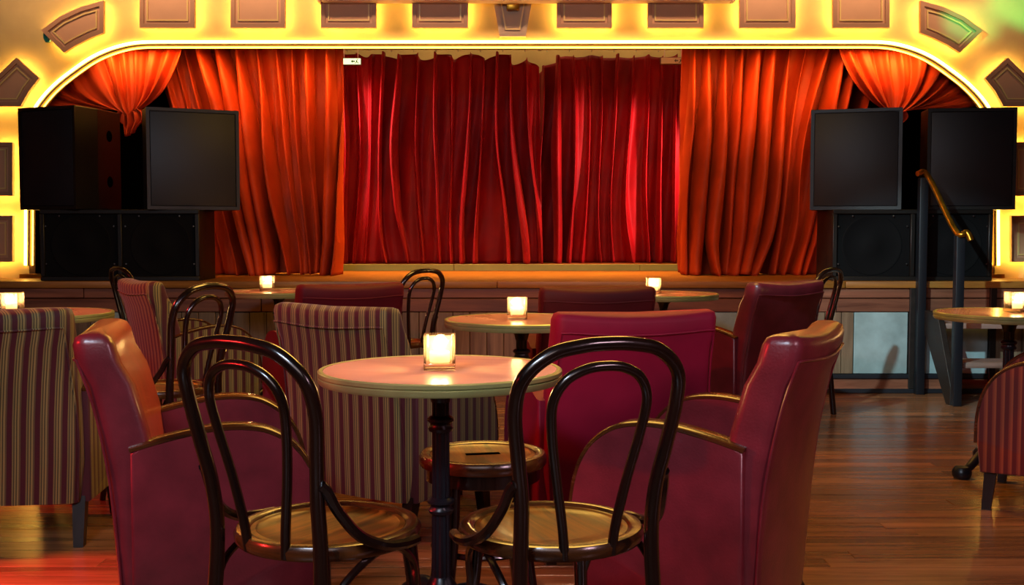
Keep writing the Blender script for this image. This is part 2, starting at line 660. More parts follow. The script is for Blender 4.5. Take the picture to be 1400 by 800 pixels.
# ------------------------------------------------------------------ proscenium wall with its arch
ARCH_PX = [(36, 400), (36, 300), (36, 215), (38, 185), (44, 158), (55, 138), (75, 116), (100, 96), (125, 79), (150, 67.5), (175, 60.5), (195, 58), (217, 57.5)]


def arch_points(off=0.0, smooth=4):
    """the arch outline on the wall face, left foot to right foot; off moves it into the opening"""
    L = [at(px, py, WY) for px, py in ARCH_PX]
    L[0].z = STZ - .02
    c = catmull(L, smooth)
    pts = [(p.x, p.z) for p in c]
    pts += [(-x, z) for x, z in reversed(pts)]
    if off:
        out = []
        for i, (x, z) in enumerate(pts):
            a = Vector(pts[max(i - 1, 0)])
            b2 = Vector(pts[min(i + 1, len(pts) - 1)])
            t = (b2 - a).normalized()
            n = Vector((t.y, -t.x))
            out.append((x + n.x * off, z + n.y * off))
        pts = out
    return pts


AP = arch_points(0.024)
poly = [(-RX, -.05), (-RX, CEIL), (RX, CEIL), (RX, -.05)]
poly += [(AP[-1][0], -.05)] + AP[::-1] + [(AP[0][0], -.05)]
structure(finish('wall_proscenium', prism_bm(poly, 1, WY, WY + .10), M['plaster'], smooth=False))

rope = thing('rope_light', 'glowing warm rope light following the edge of the stage arch', 'light', (0, 0, 0))
path = [(x, WY - .012, z) for x, z in arch_points(0.0) if z > STZ + .03]
finish('light_tube', tube_bm(path, 0.010, 8), M['rope'], rope)
path2 = [(x, WY + .03, z) for x, z in arch_points(0.034) if z > STZ + .03]
finish('inner_light_tube', tube_bm(path2, 0.006, 8), M['rope_dim'], rope)
# channel that carries the two tubes
ch = bmesh.new()
tube_bm([(x, WY - .004, z) for x, z in arch_points(0.014) if z > STZ + .03], 0.006, 6, bm=ch)
finish('channel', ch, M['plaster'], rope)
for s in (-1, 1):
    finish('end_block', box_bm(s * 3.47 - .1, s * 3.47 + .1, WY - .06, WY - .002, STZ, STZ + .03, .004), M['rail_brass'], rope)


# back-lit panels on the wall
def inset(poly, d):
    n = len(poly)
    c = Vector((sum(p[0] for p in poly) / n, sum(p[1] for p in poly) / n))
    out = []
    for i in range(n):
        p0, p1, p2 = Vector(poly[i - 1]), Vector(poly[i]), Vector(poly[(i + 1) % n])
        e1, e2 = (p1 - p0).normalized(), (p2 - p1).normalized()
        n1, n2 = Vector((-e1.y, e1.x)), Vector((-e2.y, e2.x))
        if n1.dot(c - p1) < 0:
            n1 = -n1
        if n2.dot(c - p1) < 0:
            n2 = -n2
        bis = n1 + n2
        k = d / max(0.3, 0.5 * bis.length_squared)
        out.append((p1.x + bis.x * k, p1.y + bis.y * k))
    return out


def ring_bm(outer, inner, y0, y1, bm=None):
    b = bmesh.new()
    n = len(outer)
    V = [[b.verts.new((p[0], yy, p[1])) for p in pl] for pl, yy in ((outer, y0), (outer, y1), (inner, y1), (inner, y0))]
    for i in range(n):
        j = (i + 1) % n
        for k in range(4):
            b.faces.new((V[k][i], V[k][j], V[(k + 1) % 4][j], V[(k + 1) % 4][i]))
    return merge(bm, b)


def wall_panel(poly, label, lit=True, mat='panel'):
    n = len(poly)
    cx, cz = sum(p[0] for p in poly) / n, sum(p[1] for p in poly) / n
    pl = [(p[0] - cx, p[1] - cz) for p in poly]
    t = thing('wall_panel', label, 'wall panel', (cx, WY, cz), 0, 'back-lit panels round the stage arch')
    gap = 0.06 if lit else 0.0
    finish('board', prism_bm(pl, 1, -gap - .022, -gap), M[mat], t, smooth=False)
    mm = M['panel_mould'] if lit else M[mat]
    finish('moulding', ring_bm(pl, inset(pl, .03), -gap - .036, -gap - .022), mm, t, smooth=False)
    i1 = inset(pl, .048)
    finish('inner_bead', ring_bm(i1, inset(pl, .058), -gap - .032, -gap - .022), M['bead'], t, smooth=False)
    if lit:
        finish('light_strip', ring_bm(inset(pl, .012), inset(pl, .022), -gap + .008, -gap), M['led'], t, smooth=False)
        finish('spacer', prism_bm(inset(pl, .05), 1, -gap, 0), M['black'], t, smooth=False)
    return t


def pxpoly(pts, mirror=False):
    out = []
    for px, py in pts:
        p = at(px, py, WY - .06)
        out.append((-p.x if mirror else p.x, p.z))
    return out


names = ['first', 'second', 'third', 'fourth', 'fifth', 'sixth', 'seventh', 'eighth']
tops = [(193, 268), (317, 391), (440, 515), (564, 640), (761, 836), (885, 961), (1010, 1086), (1137, 1214)]
for i, (a, b_) in enumerate(tops):
    side = 'left' if i < 4 else 'right'
    k = 4 - i if i < 4 else i - 3
    lab = ['', 'rectangular back-lit panel next to the keystone on its %s side',
           'second rectangular back-lit panel out from the keystone on its %s',
           'third rectangular back-lit panel out from the keystone on its %s',
           'outermost rectangular back-lit panel above the arch on the %s, by the slanted panel'][k] % side
    wall_panel(pxpoly([(a, -36), (b_, -36), (b_, 39), (a, 39)]), lab)
C1 = [(59, 43), (84, 24), (112, 11), (144, 2), (144, 46), (126, 53), (106, 63), (90, 73)]
C2 = [(25, 80), (56, 108), (42, 126), (31, 146), (-28, 146), (-22, 128), (0, 104)]
for mir, sd in ((False, 'left'), (True, 'right')):
    wall_panel(pxpoly(C1, mir), 'curved slanted back-lit panel at the top %s bend of the arch' % sd)
    wall_panel(pxpoly(C2, mir), 'tapering back-lit panel low on the %s bend, above the speaker top' % sd)
    wall_panel(pxpoly([(-52, 195), (20, 195), (20, 268), (-52, 268)], mir), 'upright back-lit panel beside the upper %s speaker' % sd)
    wall_panel(pxpoly([(-52, 295), (20, 295), (20, 358), (-52, 358)], mir), 'lowest back-lit panel on the %s, beside the glowing upright strip' % sd)
key = wall_panel(pxpoly([(672, -14), (730, -14), (719, 49), (683, 49)]), 'pale keystone panel with stepped mouldings at the middle of the arch', False, 'key_paint')
finish('cap_block', box_bm(-.045, .045, -.075, -.02, .02, .115, .006), M['rail_brass'], key)
kn = at(62, 48, WY - .09)  # unidentified teal shape, built as a shiny oval
finish('piece', lathe_bm([(0, -.05), (.018, -.045), (.03, -.02), (.032, 0), (.03, .02), (.018, .045), (0, .05)], 16), M['teal'])
ko = bpy.data.objects['piece']
ko.name = 'wall_piece'
ko.location = (kn.x, WY - .05, kn.z)
tag(ko, 'small teal oval knob at the outer tip of the left slanted panel', 'piece')

# screen case hung in front of the wall, only its lower edge shows
sc0, sc1 = at(352, 3, 7.87), at(1000, 3, 7.87)
scr = thing('screen_case', 'pale lilac rolled screen case hanging along the top of the arch', 'screen', (0, 7.87, sc0.z))
finish('casing', box_bm(sc0.x + .45, sc1.x, -.06, .06, 0, .12, .012), M['screen'], scr)
finish('end_cap', box_bm(sc0.x + .43, sc0.x + .45, -.062, .062, -.0, .122, .004), M['screen'], scr)
finish('end_cap', box_bm(sc1.x, sc1.x + .02, -.062, .062, -.0, .122, .004), M['screen'], scr)
for x in (-1.0, 1.2):
    finish('hanger', tube_bm([(x, 0, .12), (x, 0, CEIL - sc0.z)], .008, 8), M['steel'], scr)

# ------------------------------------------------------------------ stage
SY = 7.40
stage = structure(finish('stage_platform', box_bm(-RX + .01, RX - .01, SY + .06, 10.29, -.02, STZ - .03), M['stage_board'], smooth=False))
structure(finish('stage_floor', box_bm(-RX + .01, RX - .01, SY + .03, 10.29, STZ - .03, STZ, .003, 1), M['stage_wood'], smooth=False))
for a, b_ in ((-4.72, -2.4), (-2.4, -.1), (-.1, 2.25), (2.25, 4.72)):
    finish('nosing', box_bm(a + .002, b_ - .002, SY - .01, SY + .03, STZ - .045, STZ + .001, .006), M['stage_wood'], stage)


def zpx(py, Y=SY):
    return at(700, py, Y).z


# upper boards, middle rails and the base boards, one object per board
for z0, z1, cuts in ((zpx(408), zpx(388.5), (-4.7, -2.9, -.9, .8, 2.75, 4.7)), (zpx(427), zpx(408.5), (-4.7, -3.6, -1.7, .2, 2.2, 4.7))):
    for a, b_ in zip(cuts, cuts[1:]):
        finish('plank', box_bm(a + .003, b_ - .003, SY + .012 + random.uniform(0, .004), SY + .06, z0 + .002, z1 - .002, .003, 1), M['stage_board'], stage, smooth=False)
for a, b_ in ((-4.7, -1.5), (-1.5, 1.6), (1.6, 4.7)):
    finish('rail', box_bm(a, b_, SY, SY + .06, zpx(518), zpx(512), .004, 1), M['stage_rail'], stage, smooth=False)
    finish('kickboard', box_bm(a + .003, b_ - .003, SY + .012, SY + .06, 0.012, zpx(518.5), .003, 1), M['stage_board'], stage, smooth=False)
    finish('floor_strip', box_bm(a, b_, SY - .004, SY + .06, 0, .03, .003, 1), M['stage_rail'], stage, smooth=False)
zt, zb = zpx(427.5), zpx(511.5)
ZX = [(at(1168, 470, SY).x, at(1243, 470, SY).x), (at(1262, 470, SY).x, at(1353, 470, SY).x), (at(968, 470, SY).x, at(1012, 470, SY).x), (at(128, 470, SY).x, at(178, 470, SY).x)]
for a, b_ in ZX:
    finish('metal_panel', box_bm(a + .004, b_ - .004, SY + .02, SY + .06, zb, zt, .003, 1), M['zinc'], stage, smooth=False)
for px in (1247.5, 1357):
    xx = at(px, 470, SY).x
    finish('post', box_bm(xx - .022, xx + .022, SY - .004, SY + .06, .03, zpx(390), .004, 1), M['stringer'], stage, smooth=False)
x = -4.7
while x < 4.68:
    wdt = 0.115
    nx = x + wdt
    hit = [z for z in ZX if not (nx <= z[0] + .01 or x >= z[1] - .01)]
    if hit:
        if x < hit[0][0] - .02:
            finish('upright_plank', box_bm(x + .002, hit[0][0] - .002, SY + .016, SY + .06, zb, zt, .003, 1), M['stage_board_v'], stage, smooth=False)
        x = hit[0][1]
        continue
    finish('upright_plank', box_bm(x + .002, nx - .002, SY + .014 + random.uniform(0, .006), SY + .06, zb, zt, .003, 1), M['stage_board_v'], stage, smooth=False)
    x = nx

# riser at the back with a green front board
RYY = 9.44
riser = structure(finish('stage_riser', box_bm(-2.6, 2.6, RYY + .02, 10.29, STZ, STZ + .055), M['stage_wood'], smooth=False))
for a, b_ in ((-2.6, -.5), (-.5, 1.1), (1.1, 2.6)):
    finish('fascia_board', box_bm(a + .002, b_ - .002, RYY, RYY + .02, STZ, STZ + .057, .003, 1), M['green_board'], riser, smooth=False)
RZ = STZ + .057


# ------------------------------------------------------------------ curtains
def h1(x, seed=0.0):
    return noise.noise(Vector((x, seed, 1.7)))


def fold_profile(p, sharp):
    """rounded ridges with narrow valleys, -1..1, p in turns"""
    s = 0.5 + 0.5 * math.sin(2 * PI * p)
    return 2.2 * s ** sharp - 0.9


def drape(name, x0t, x1t, x0b, x1b, ytop, ztop, zbot, nf, amp, mat, seed, nu=260, nv=60, ztop_fn=None, puddle=0.0, flow=0.35, parent=None, yoff=None, warp_fn=None, sharp=1.5):
    verts, faces = [], []
    for j in range(nv + 1):
        v = j / nv
        for i in range(nu + 1):
            u = i / nu
            # folds wander sideways down the cloth and merge
            wv = flow * (0.3 + v) * h1(u * nf * 0.45, seed + v * 1.3) + 0.55 * h1(u * nf * 0.22, seed + 9 + v * .5)
            if warp_fn:
                wv += warp_fn(u, v)
            p = u * nf * (1) + wv
            a = amp * (0.8 + 0.3 * min(1, v * 2.5)) * max(.15, 0.8 + 1.3 * h1(u * nf * 0.55, seed + 3 + v * .6))
            y = -a * fold_profile(p, sharp) - 0.16 * a * math.sin(2 * PI * (2.13 * p + 0.3 + v)) * min(1, v * 3 + .3)
            y -= 0.18 * amp * h1(u * nf * 1.7, seed + 20 + v * 2.2)
            x = (x0t + (x1t - x0t) * u) * (1 - v) + (x0b + (x1b - x0b) * u) * v
            x += 0.4 * a * math.cos(2 * PI * p) * min(u, 1 - u, .06) / .06
            zt_ = ztop_fn(u) if ztop_fn else ztop
            z = zt_ + (zbot - zt_) * v
            if puddle and v > .86:
                k = (v - .86) / .14
                y -= puddle * k * k * (0.6 + 0.8 * h1(u * nf * .9, seed + 31))
                x += 0.05 * k * h1(u * nf * .8, seed + 41)
                z += 0.03 * k * abs(h1(u * nf * 1.3, seed + 51))
            if yoff:
                y += yoff(u, v)
            verts.append((x, ytop + y, max(z, zbot + .001)))
    w_ = nu + 1
    for j in range(nv):
        for i in range(nu):
            a = j * w_ + i
            faces.append((a, a + 1, a + w_ + 1, a + w_))
    me = bpy.data.meshes.new(name)
    me.from_pydata(verts, [], faces)
    me.materials.append(mat)
    me.polygons.foreach_set('use_smooth', [True] * len(me.polygons))
    o = bpy.data.objects.new(name, me)
    COL.objects.link(o)
    sm = o.modifiers.new('thickness', 'SOLIDIFY')
    sm.thickness = 0.005
    sm.offset = 0
    if parent:
        o.parent = parent
    return o


DY = 8.62
BY = 9.66


def X(px, Y, py=200):
    return at(px, py, Y).x


def tl_z(u):       # the back curtain hangs in scallops from its hooks
    return at(600, 73, BY).z - .055 * abs(math.sin(PI * u * 7.3)) ** 6 * (0.4 + u) - (0.09 * max(0, u - .86) / .14)


def tr_z(u):
    return at(850, 68, BY).z - .16 * max(0, 1 - u / .14) ** 1.5 - .02 * abs(math.sin(PI * u * 6))


tag(drape('stage_curtain', X(440, BY), X(737, BY), X(440, BY), X(742, BY), BY, 0, RZ, 14, .105, M['back_drape'], 3.1, ztop_fn=tl_z, flow=.9, nu=340, sharp=2.8),
    'crimson velvet curtain closing the left half of the back of the stage', 'curtain', 'back stage curtains')
tag(drape('stage_curtain', X(737, BY), X(965, BY), X(741, BY), X(965, BY), BY + .27, 0, RZ, 11, .105, M['back_drape'], 14.7, ztop_fn=tr_z, flow=.9, nu=300, sharp=2.8),
    'crimson velvet curtain closing the right half of the back of the stage', 'curtain', 'back stage curtains')
rail = thing('curtain_rail', 'pale metal rail with hooks carrying the crimson back curtains', 'curtain rail', (0, 0, 0))
zr = at(700, 66, BY).z
finish('rod', tube_bm([(X(430, BY), BY, zr), (X(975, BY), BY, zr)], .014, 10), M['rod'], rail)
for i in range(18):
    xx = X(445, BY) + i * (X(960, BY) - X(445, BY)) / 17
    finish('hook', tube_bm([(xx, BY, zr + .015), (xx, BY - .012, zr), (xx, BY, zr - .03)], .005, 6), M['rod'], rail)
finish('joint_bracket', box_bm(X(738, BY) - .015, X(738, BY) + .015, BY - .03, BY + .03, zr - .02, zr + .05, .003), M['rod'], rail)
for xx in (X(432, BY), X(973, BY)):
    finish('wall_bracket', box_bm(xx - .012, xx + .012, BY, 10.3, zr - .02, zr + .02, .003), M['rod'], rail)

ZT = at(700, 52, DY).z
tag(drape('side_drape', X(205, DY), X(468, DY), X(292, DY), X(466, DY), DY, ZT, STZ, 11, .15, M['drape'], 5.5, puddle=.10, flow=.9, nu=300, nv=70),
    'orange-lit red velvet drape hanging at the left of the stage opening', 'curtain', 'front stage drapes')
tag(drape('side_drape', X(934, DY), X(1190, DY), X(928, DY), X(1125, DY), DY, ZT, STZ, 11, .15, M['drape'], 27.4, puddle=.10, flow=1.1, nu=300, nv=70),
    'orange-lit red velvet drape hanging at the right of the stage opening', 'curtain', 'front stage drapes')


def swag(label, mir, seed):
    """fan of folds drawn from the arch head down to one gathered point"""
    sgn = -1 if mir else 1
    SY_ = 8.30
    G = at(178, 158, SY_)
    nu, nv = 150, 40
    verts, faces = [], []
    for j in range(nv + 1):
        v = j / nv
        for i in range(nu + 1):
            u = i / nu
            px = 40 + 215 * u
            pz = 52 + 90 * max(0, (150 - px) / 110) ** 1.3
            T = at(px, pz, SY_)
            g = Vector((G.x + (u - .5) * .16, G.y - .05 * math.sin(PI * u), G.z + .1 * abs(u - .45)))
            mid = Vector((T.x + (g.x - T.x) * .22, SY_ - .03, T.z + (g.z - T.z) * .72))
            P = T * (1 - v) ** 2 + mid * 2 * v * (1 - v) + g * v * v
            ph = u * 9 + .7 * h1(u * 4, seed + v)
            a = .055 * (0.7 + .8 * h1(u * 5, seed + 5)) * (1 - .45 * v)
            P.y -= a * math.sin(2 * PI * ph) + .3 * a * math.sin(2 * PI * 2.3 * ph + v)
            verts.append((sgn * P.x, P.y, P.z))
    # the gathered tail below the tie
    base = nv + 1
    nt_ = 10
    for j in range(1, nt_ + 1):
        v = j / nt_
        for i in range(nu + 1):
            u = i / nu
            wv = .075 + .05 * math.sin(PI * min(1, v * 1.2)) - .05 * v
            x_ = G.x + (u - .5) * 2 * wv + .02 * math.sin(u * 9)
            y_ = G.y - .05 * math.sin(PI * u) - .03 * math.sin(2 * PI * (u * 7)) * (1 - v * .4)
            z_ = G.z - .16 * v * (0.6 + .4 * math.sin(PI * u)) + .1 * abs(u - .45) * (1 - v)
            verts.append((sgn * x_, y_, z_))
    w_ = nu + 1
    for j in range(nv + nt_):
        for i in range(nu):
            a = j * w_ + i
            faces.append((a, a + 1, a + w_ + 1, a + w_))
    me = bpy.data.meshes.new('curtain_swag')
    me.from_pydata(verts, [], faces)
    me.materials.append(M['drape'])
    me.polygons.foreach_set('use_smooth', [True] * len(me.polygons))
    o = bpy.data.objects.new('curtain_swag', me)
    COL.objects.link(o)
    sm = o.modifiers.new('thickness', 'SOLIDIFY')
    sm.thickness = 0.005
    sm.offset = 0
    tag(o, label, 'curtain', 'gathered curtain swags')
    return o


swag('red velvet swag gathered to a knot above the left speakers', False, 2.0)
swag('red velvet swag gathered to a knot above the right speakers', True, 8.0)
# dark masking cloth behind the side drapes and speakers
for s, sd in ((-1, 'left'), (1, 'right')):
    o = finish('masking_flat', box_bm(min(s * 2.0, s * 4.4), max(s * 2.0, s * 4.4), 8.92, 8.96, STZ, 2.75), M['black'], smooth=False)
    tag(o, 'black masking flat standing behind the %s speakers and drape' % sd, 'masking flat')


# exit signs above the back curtain
def exit_sign(px0, px1, py0, py1, on, label):
    Y = 9.3
    a, b_ = at(px0, py1, Y), at(px1, py0, Y)
    wd, ht = b_.x - a.x, b_.z - a.z
    t = thing('exit_sign', label, 'sign', ((a.x + b_.x) / 2, Y, a.z), 0, 'exit signs over the stage')
    finish('case', box_bm(-wd / 2 - .004, wd / 2 + .004, 0, .04, -.004, ht + .004, .003, 1), M['sign_case'], t, smooth=False)
    face = finish('face', box_bm(-wd / 2, wd / 2, -.004, 0, 0, ht), M['sign_on' if on else 'sign_off'], t, smooth=False)
    # arrow and running figure
    d = -.006
    fx = wd * .12
    bm = prism_bm([(fx - .018, ht * .5), (fx - .002, ht * .8), (fx - .002, ht * .6), (fx + .016, ht * .6), (fx + .016, ht * .4), (fx - .002, ht * .4), (fx - .002, ht * .2)], 1, d, -.004)
    finish('arrow', bm, M['sign_mark'], t, smooth=False)
    mx = wd * .3
    fig = box_bm(mx - .004, mx + .006, d, -.004, ht * .35, ht * .7)
    prism_bm([(mx + .006, ht * .72), (mx + .002, ht * .84), (mx + .008, ht * .92), (mx + .014, ht * .84)], 1, d, -.004, bm=fig)
    prism_bm([(mx - .004, ht * .4), (mx - .018, ht * .16), (mx - .012, ht * .12), (mx + .002, ht * .36)], 1, d, -.004, bm=fig)
    prism_bm([(mx, ht * .4), (mx + .014, ht * .12), (mx + .02, ht * .16), (mx + .008, ht * .42)], 1, d, -.004, bm=fig)
    finish('running_figure', fig, M['sign_mark'], t, smooth=False)
    for xx in (-wd * .35, wd * .35):
        finish('hanger', tube_bm([(xx, .02, ht), (xx, .02, CEIL - a.z)], .004, 6), M['rod'], t)
    return t


exit_sign(466, 493, 80, 88, True, 'small lit exit sign beside the left red drape at the back')
exit_sign(904, 937, 79, 87, False, 'small dim green exit sign beside the right red drape at the back')


# ------------------------------------------------------------------ loudspeakers
def top_speaker(label, cx, cy, yaw, w_=.62, h_=.72, d_=.55, z=1.225):
    """trapezoid cabinet; front is -y"""
    t = thing('loudspeaker', label, 'loudspeaker', (cx, cy, z), math.radians(yaw), 'loudspeakers beside the stage')
    hw, bw = w_ / 2, w_ * .36
    poly = [(-hw, -d_ / 2), (hw, -d_ / 2), (hw, -d_ / 2 + .2), (bw, d_ / 2), (-bw, d_ / 2), (-hw, -d_ / 2 + .2)]
    finish('cabinet', prism_bm(poly, 2, 0, h_, .008), M['speaker'], t, smooth=False)
    finish('grille', box_bm(-hw + .025, hw - .025, -d_ / 2 - .012, -d_ / 2, .025, h_ - .025, .006), M['grille'], t)
    finish('frame', ring_bm([(-hw, 0), (hw, 0), (hw, h_), (-hw, h_)], [(-hw + .022, .022), (hw - .022, .022), (hw - .022, h_ - .022), (-hw + .022, h_ - .022)], -d_ / 2 - .014, -d_ / 2), M['speaker'], t, smooth=False)
    for s in (-1, 1):
        for zz in (.2, .52):
            o = finish('handle_recess', lathe_bm([(0, -.004), (.034, -.004), (.04, 0), (.034, .004), (0, .004)], 16), M['black'], t)  # raised black disc; the dark of the handle hole is painted
            mid = Vector((s * (hw + bw) / 2, (-d_ / 2 + .2 + d_ / 2) / 2, zz))
            nrm = Vector((d_ - .2, hw - bw, 0)).normalized()
            nrm.x *= s
            o.rotation_euler = nrm.to_track_quat('Z', 'Y').to_euler()
            o.location = mid + nrm * .001
    return t


def sub_speaker(label, x0, x1, y0, h_, d_=.42):
    cx = (x0 + x1) / 2
    w_ = x1 - x0
    t = thing('subwoofer', label, 'loudspeaker', (cx, y0 + d_ / 2, STZ), 0, 'double subwoofers on the stage edge')
    hw = w_ / 2
    f = -d_ / 2
    finish('cabinet', box_bm(-hw, hw, f + .03, d_ / 2, 0, h_, .006), M['speaker'], t)
    fr = bmesh.new()
    box_bm(-hw, hw, f, f + .03, 0, .03, .004, 1, fr)
    box_bm(-hw, hw, f, f + .03, h_ - .03, h_, .004, 1, fr)
    for xx in (-hw, -.015, hw - .03):
        box_bm(xx, xx + .03, f, f + .03, .03, h_ - .03, .004, 1, fr)
    finish('frame', fr, M['speaker'], t)
    for s in (-1, 1):
        finish('grille', box_bm(s * hw / 2 - hw / 2 + .016, s * hw / 2 + hw / 2 - .016, f + .022, f + .029, .031, h_ - .031), M['cone'], t, smooth=False)
        c = s * hw / 2
        R = min(hw / 2, h_ / 2) * .82
        prof = [(R * 1.05, -.002), (R * 1.03, .003), (R, .004), (R * .96, .001), (R * .4, .0005), (R * .3, .006), (0, .012)]
        o = finish('driver', lathe_bm(prof, 32), M['cone'], t)
        o.rotation_euler = (PI / 2, 0, 0)
        o.location = (c, f + .022, h_ / 2)
        for dx, dz in ((-.55, .93), (.55, .93), (-.93, .6), (.93, .6), (-.93, -.6), (.93, -.6)):
            s_ = finish('screw', lathe_bm([(0, .004), (.005, .003), (.006, 0), (0, 0)], 10), M['screw'], o)
            s_.location = (dx * hw * .46, dz * h_ * .44, .018)
    return t


SZ = STZ + .475
a, b_ = X(60, 7.6), X(276, 7.6)
sub_speaker('low black double subwoofer on the left end of the stage', a, b_, 7.5, .487, .4)
a2, b2 = X(1135, 7.6), X(1352, 7.6)
sub_speaker('low black double subwoofer on the right end of the stage', a2, b2, 7.5, .487, .4)
top_speaker('outer speaker of the left pair, turned toward the side wall', -3.08, 7.78, -22, .5, .7, .5, STZ + .487)
top_speaker('inner speaker of the left pair, its grille toward the room', -2.29, 7.80, 25, .62, .69, .46, STZ + .487)
top_speaker('inner speaker of the right pair, next to the red drape', 2.43, 7.80, -17, .60, .69, .46, STZ + .487)
top_speaker('outer speaker of the right pair, above the brass handrail', 3.17, 7.78, -8, .58, .69, .5, STZ + .487)

# ------------------------------------------------------------------ steps up to the stage with handrail
xs0 = at(1257, 500, 7.36).x
st = thing('stage_steps', 'dark wooden steps with black posts and brass handrail at right of stage', 'steps', (xs0, 7.1, 0))
yb, yf = 7.36 - 7.1, 6.86 - 7.1
xf = at(1308, 500, 6.86).x - xs0
finish('post', box_bm(-.028, .028, yb - .028, yb + .028, 0, at(1260, 243, 7.36).z, .005), M['steel'], st)
zf = at(1308, 322, 6.86).z
finish('post', box_bm(xf - .027, xf + .027, yf - .027, yf + .027, 0, zf, .005), M['steel'], st)
hr = tube_bm(catmull([(-.05, yb - .03, at(1260, 240, 7.36).z + .01), (.02, yb - .03, at(1262, 241, 7.36).z), (xf - .02, yf + .02, zf + .03), (xf + .03, yf - .03, zf + .02), (xf + .05, yf - .05, zf - .03)], 6), .019, 10)
finish('handrail', hr, M['rail_brass'], st)
wS = 1.05
for xx in (xf, xf + wS):
    pl = [(yb, .57), (yb - .24, .565), (yf + .02, .12), (yf + .02, 0), (yf + .09, 0), (yb - .06, .40), (yb, .40)]
    finish('stringer', prism_bm(pl, 0, xx - .03, xx + .01, .003), M['stringer'], st, smooth=False)
for zz, y0, y1 in ((.27, yf + .02, yf + .27), (.50, yf + .24, yb)):
    finish('tread', box_bm(xf + .02, xf + wS - .03, y0, y1, zz - .035, zz, .005), M['step_wood'], st)


# ------------------------------------------------------------------ bentwood chair
def make_bentwood(label):
    t = thing('bentwood_chair', label, 'chair', group='dark bentwood chairs')
    R = .20
    rim = [(R - .032, .430), (R - .004, .430), (R, .436), (R + .002, .449), (R - .004, .459), (R - .016, .462), (R - .028, .459), (R - .034, .452), (R - .034, .432), (R - .032, .430)]
    finish('seat_rim', lathe_bm(rim, 40), M['seat_rim'], t)
    finish('seat_panel', lathe_bm([(0, .4495), (R * .5, .4502), (R - .05, .452), (R - .045, .4555), (R - .0335, .4545), (R - .0335, .440), (0, .440)], 40), M['seat'], t)
    L = [(.166, -.215, 0), (.156, -.196, .22), (.147, -.182, .44), (.149, -.192, .56), (.163, -.208, .65), (.177, -.226, .745), (.168, -.246, .812), (.118, -.262, .858), (.055, -.268, .873)]
    pts = L + [(0, -.269, .876)] + [(-x, y_, z) for x, y_, z in reversed(L)]
    c = catmull(pts, 6)
    rad = [.0175 - .003 * min(1, max(0, (p.z - .1) / .7)) for p in c]
    finish('back_hoop', tube_bm(c, rad, 12), M['bent'], t)
    L = [(.052, -.184, .435), (.060, -.190, .50), (.078, -.203, .595), (.097, -.222, .69), (.103, -.238, .76), (.082, -.250, .804), (.042, -.257, .826)]
    pts = L + [(0, -.258, .831)] + [(-x, y_, z) for x, y_, z in reversed(L)]
    finish('inner_hoop', tube_bm(catmull(pts, 6), .0105, 10), M['bent'], t)
    for s in (-1, 1):
        p = [(s * .166, -.200, .600), (s * .172, -.188, .585), (s * .180, -.168, .545), (s * .196, -.125, .490), (s * .210, -.065, .458), (s * .214, -.005, .447), (s * .208, .045, .444)]
        finish('hip_rest', tube_bm(catmull(p, 5), [.0115] * 31, 8), M['bent'], t)
        p = [(s * .125, .118, .435), (s * .138, .135, .25), (s * .158, .165, 0)]
        cc = catmull(p, 6)
        finish('front_leg', tube_bm(cc, [.018, .012], 10), M['bent'], t)
        # curved braces below the seat
        p = [(s * .15, -.188, .30), (s * .168, -.15, .38), (s * .172, -.08, .42), (s * .168, -.03, .43)]
        finish('brace', tube_bm(catmull(p, 5), .0085, 8), M['bent'], t)
        p = [(s * .136, .132, .28), (s * .155, .10, .37), (s * .168, .04, .42), (s * .170, .0, .43)]
        finish('brace', tube_bm(catmull(p, 5), .0085, 8), M['bent'], t)
    finish('leg_ring', tube_bm([(.148 * math.cos(a), .148 * math.sin(a) - .02, .21) for a in [2 * PI * k / 32 for k in range(32)]], .0095, 8, True), M['bent'], t)
    return t


